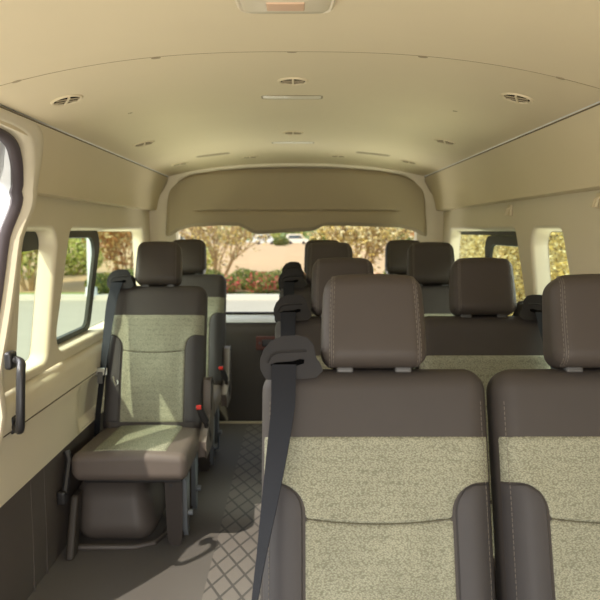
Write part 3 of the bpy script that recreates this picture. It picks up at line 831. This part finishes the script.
# flowering hedge behind the road, seen through the rear window
for i in range(9):
    x = -5.4+1.11*i
    shrub(x, 20.1+.1*math.sin(i*2.1), 0.545, .60+.06*math.sin(i*1.7), 1500, 'leaf_r' if i in (3, 4, 5, 7, 9) else 'leaf_d', 'low %s in the roadside hedge behind the van' % ('shrub dotted with pink flowers' if i in (3, 4, 5, 7, 9) else 'green shrub'), size=.045, group='hedge of low shrubs behind the van' + (' with pink flowers' if i in (3, 4, 5, 7, 9) else ''))
for i in range(8):
    x = -4.85+1.11*i
    shrub(x, 21.15, .5, .66, 1200, 'leaf_d', 'green shrub in the back row of the low hedge behind the van', size=.045, group='back row of the hedge behind the van')
tree(-2.6, 22.7, 2.9, .55, 12, 2200, 'leaf_y', 'sparse bare-stemmed tree behind the road, seen through the left of the rear window', size=.06)
tree(1.9, 22.8, 2.9, .5, 12, 3000, 'leaf_y', 'dry many-stemmed tree seen through the rear window right of the headrests', size=.075)
tree(5.4, 26.4, 2.9, .45, 12, 3000, 'leaf_o', 'rusty yellow tree behind the last right headrests', size=.08)
tree(-5.9, 24.4, 2.9, .4, 10, 3000, 'leaf_o', 'rusty tree seen through the rear part of the left window', size=.08)
tree(-8.0, 21.4, 3.4, .45, 7, 4200, 'leaf_g', 'yellow green many-stemmed tree seen through the long left window', size=.09)
tree(-11.0, 25.0, 3.4, .45, 7, 4200, 'leaf_g', 'yellow green tree seen through the narrow left window', size=.09)
for i, (x, y) in enumerate(((-8.6, 27.9), (-4.2, 27.4), (-12.2, 29), (-13.6, 25))):
    shrub(x, y, 1.2, 1.5, 1400, 'leaf_g' if i != 2 else 'leaf_o', 'bushy shrub beyond the road outside the left windows', size=.09, z0=GZ+.1, group='shrubs beyond the left road')
for i in range(7):
    y = 8.0+2.12*i; x = 3.7+.05*y+.15*math.sin(i*2.3)
    shrub(x, y, 1.06, 2.6+.3*math.sin(i), 11000, 'leaf_y', 'tall dry yellow shrub in the row outside the right windows', size=.036, group='dry shrubs outside the right windows', z0=GZ)
# parked vehicles and house far behind
def parked_van(x, y, rz, label, body, L=4.6, Hh=2.1, z0=0):
    o = empty('parked_van', (x, y, z0), rz, label=label, cat='van')
    prof = [(-L/2, .35), (-L/2, 1.0), (-L/2+.15, Hh*.93), (-L/2+.5, Hh), (L/2-1.5, Hh), (L/2-.75, 1.15), (L/2-.1, .95), (L/2, .7), (L/2, .35)]
    MB().prism(prof, 1.8, lambda u, v, w: Vector((u, w, v)), bev=.06).build('body', body, o)
    for s in (-1, 1):
        MB().prism([(-L/2+.5, 1.2), (-L/2+.55, Hh*.88), (L/2-1.6, Hh*.9), (L/2-1.05, 1.2)], .02, lambda u, v, w: Vector((u, s*.905+w, v)), bev=.004).build('side_window', 'glassdark', o)
        for wx in (-L/2+.9, L/2-.9):
            MB().tube([Vector((wx, s*.72, .33)), Vector((wx, s*.93, .33))], .33, 18).build('wheel', 'rubber', o)
    return o
BZ = lambda y: GZ+.1+.75
parked_van(-6.6, 150, .15, 'white van parked on the far bank behind the rear window', 'white', z0=GZ-.92)
parked_van(.2, 152, -.1, 'pale parked van farther right on the far bank', 'wallp', z0=GZ-.92)
def house(x, y, w, h, label, z0):
    o = empty('house', (x, y, z0), label=label, cat='house')
    MB().box((-w/2, -2, 0), (w/2, 2, h)).build('wall', 'wallp', o, smooth=False)
    MB().add([(-w/2-.3, -2.4, h), (w/2+.3, -2.4, h), (w/2+.3, 2.4, h), (-w/2-.3, 2.4, h), (-w/2-.3, 0, h+1.1), (w/2+.3, 0, h+1.1)], [(0, 1, 5, 4), (2, 3, 4, 5), (1, 2, 5), (3, 0, 4), (0, 3, 2, 1)]).build('roof', 'roof', o, smooth=False)
    for k in range(3): 
        xx = -w/2+w*(k+.5)/3
        MB().box((xx-.4, -2.06, h*.35), (xx+.4, -1.99, h*.75)).build('window', 'glassdark', o, smooth=False)
house(-23, 165, 9, 3.2, 'low pale house with tiled roof far behind the rear window', GZ-1.05)
for i, (x, y, r, mm) in enumerate(((-30, 150, 3, 'leaf_d'), (-14, 172, 3.4, 'leaf_d'), (-7.0, 184, 3.2, 'leaf_g'), (-.2, 186, 3.2, 'leaf_d'), (6.6, 176, 3, 'leaf_d'), (14, 170, 3, 'leaf_g'), (-12.4, 140, 2.2, 'leaf_d'), (-2.9, 134, 1.5, 'leaf_d'), (4.4, 138, 1.8, 'leaf_d'), (24, 165, 3, 'leaf_d'))):
    shrub(x, y, r, r*1.15, 700, mm, 'distant green bush on the far bank behind the van', size=.3, z0=GZ-.95, group='distant bushes on the far bank')
# white lamp post outside the left window
lp = empty('lamp_post', (-5.55, 19.3, GZ+.1), label='white lamp post by the road outside the left window', cat='post')
MB().tube([Vector((0, 0, 0)), Vector((0, 0, 5))], [.10, .07], 10).build('pole', 'white', lp)
MB().tube([Vector((0, 0, 0)), Vector((0, 0, .25))], [.17, .15], 10).build('base', 'white', lp)
MB().rbox((.1, .3, .06), .04, (0, -.25, 5)).build('lamp_head', 'white', lp)

# ------------------------------------------------------------------ light and camera
sun = bpy.data.objects.new('sun', bpy.data.lights.new('sun', 'SUN')); C.objects.link(sun)
el = math.radians(47); d = Vector((.648*math.cos(el), .762*math.cos(el), -math.sin(el)))
sun.rotation_euler = d.to_track_quat('-Z', 'Y').to_euler(); sun.data.energy = 4.5; sun.data.angle = math.radians(.6); sun.data.color = (1, .93, .80)
def area(name, loc, target, sx, sy, e, col=(1, .95, .86)):
    l = bpy.data.lights.new(name, 'AREA'); l.shape = 'RECTANGLE'; l.size = sx; l.size_y = sy; l.energy = e; l.color = col
    o = bpy.data.objects.new(name, l); C.objects.link(o); o.location = loc
    o.rotation_euler = (Vector(target)-Vector(loc)).to_track_quat('-Z', 'Y').to_euler(); return o
area('front_fill', (.1, -1.2, 1.15), (0, 2.5, .95), 1.6, 1.0, 27, (1, .96, .90))  # added fill lamp ahead of the open front, brightens seats and walls
area('cab_fill', (-.1, .25, .55), (0, 2.6, 1.6), 1.2, .5, 7, (1, .96, .90))  # added unseen lamp low in the cab, lifts the ceiling from below
area('right_low_fill', (1.7, 3.0, .0), (-.35, 3.1, 1.5), 2.6, .5, 34, (1, .94, .82))  # added lamp outside, imitates ground bounce through the right windows
area('left_low_fill', (-1.7, 3.0, .0), (.35, 3.1, 1.5), 2.6, .5, 34, (1, .94, .82))  # same added fill on the left, stands in for bounced daylight
area('rear_low_fill', (0, 5.6, .1), (0, 3.0, 1.5), 1.6, .5, 26, (1, .95, .84))  # added lamp behind the tailgate, brightens the rear of the ceiling
area('right_high_fill', (2.2, 3.0, 2.0), (0, 3.0, .75), 3.2, 1.2, 170, (1, .98, .95))  # added lamp above the window view, imitates sky brightness on the seats
area('left_high_fill', (-2.2, 3.0, 2.0), (0, 3.0, .75), 3.2, 1.2, 190, (1, .98, .95))  # added left counterpart, extra fill in place of sky light
w = bpy.data.worlds.new('sky'); bpy.context.scene.world = w; w.use_nodes = True
nt = w.node_tree; nt.nodes.clear(); o = nt.nodes.new('ShaderNodeOutputWorld'); bg = nt.nodes.new('ShaderNodeBackground')
tc = nt.nodes.new('ShaderNodeTexCoord'); sp = nt.nodes.new('ShaderNodeSeparateXYZ'); rp = nt.nodes.new('ShaderNodeValToRGB')
nt.links.new(tc.outputs['Generated'], sp.inputs[0]); nt.links.new(sp.outputs[2], rp.inputs[0]); nt.links.new(rp.outputs[0], bg.inputs[0]); nt.links.new(bg.outputs[0], o.inputs[0])
rp.color_ramp.elements[0].color = (.95, .95, .92, 1); rp.color_ramp.elements[1].color = (.55, .72, 1, 1); rp.color_ramp.elements[1].position = .7
bg.inputs[1].default_value = 1.5

cam = bpy.data.objects.new('camera', bpy.data.cameras.new('camera')); C.objects.link(cam)
cam.location = (0, 0, 1.16); cam.rotation_euler = (PI/2-math.atan(69/715), 0, -math.atan(3.5/715))
cam.data.sensor_width = 36; cam.data.lens = 715/600*36; cam.data.clip_start = .02; cam.data.clip_end = 500
cam.data.dof.use_dof = True; cam.data.dof.focus_distance = 1.65; cam.data.dof.aperture_fstop = 7
sc = bpy.context.scene; sc.camera = cam
sc.view_settings.view_transform = 'Standard'; sc.view_settings.look = 'None'; sc.view_settings.exposure = 0; sc.view_settings.gamma = 1
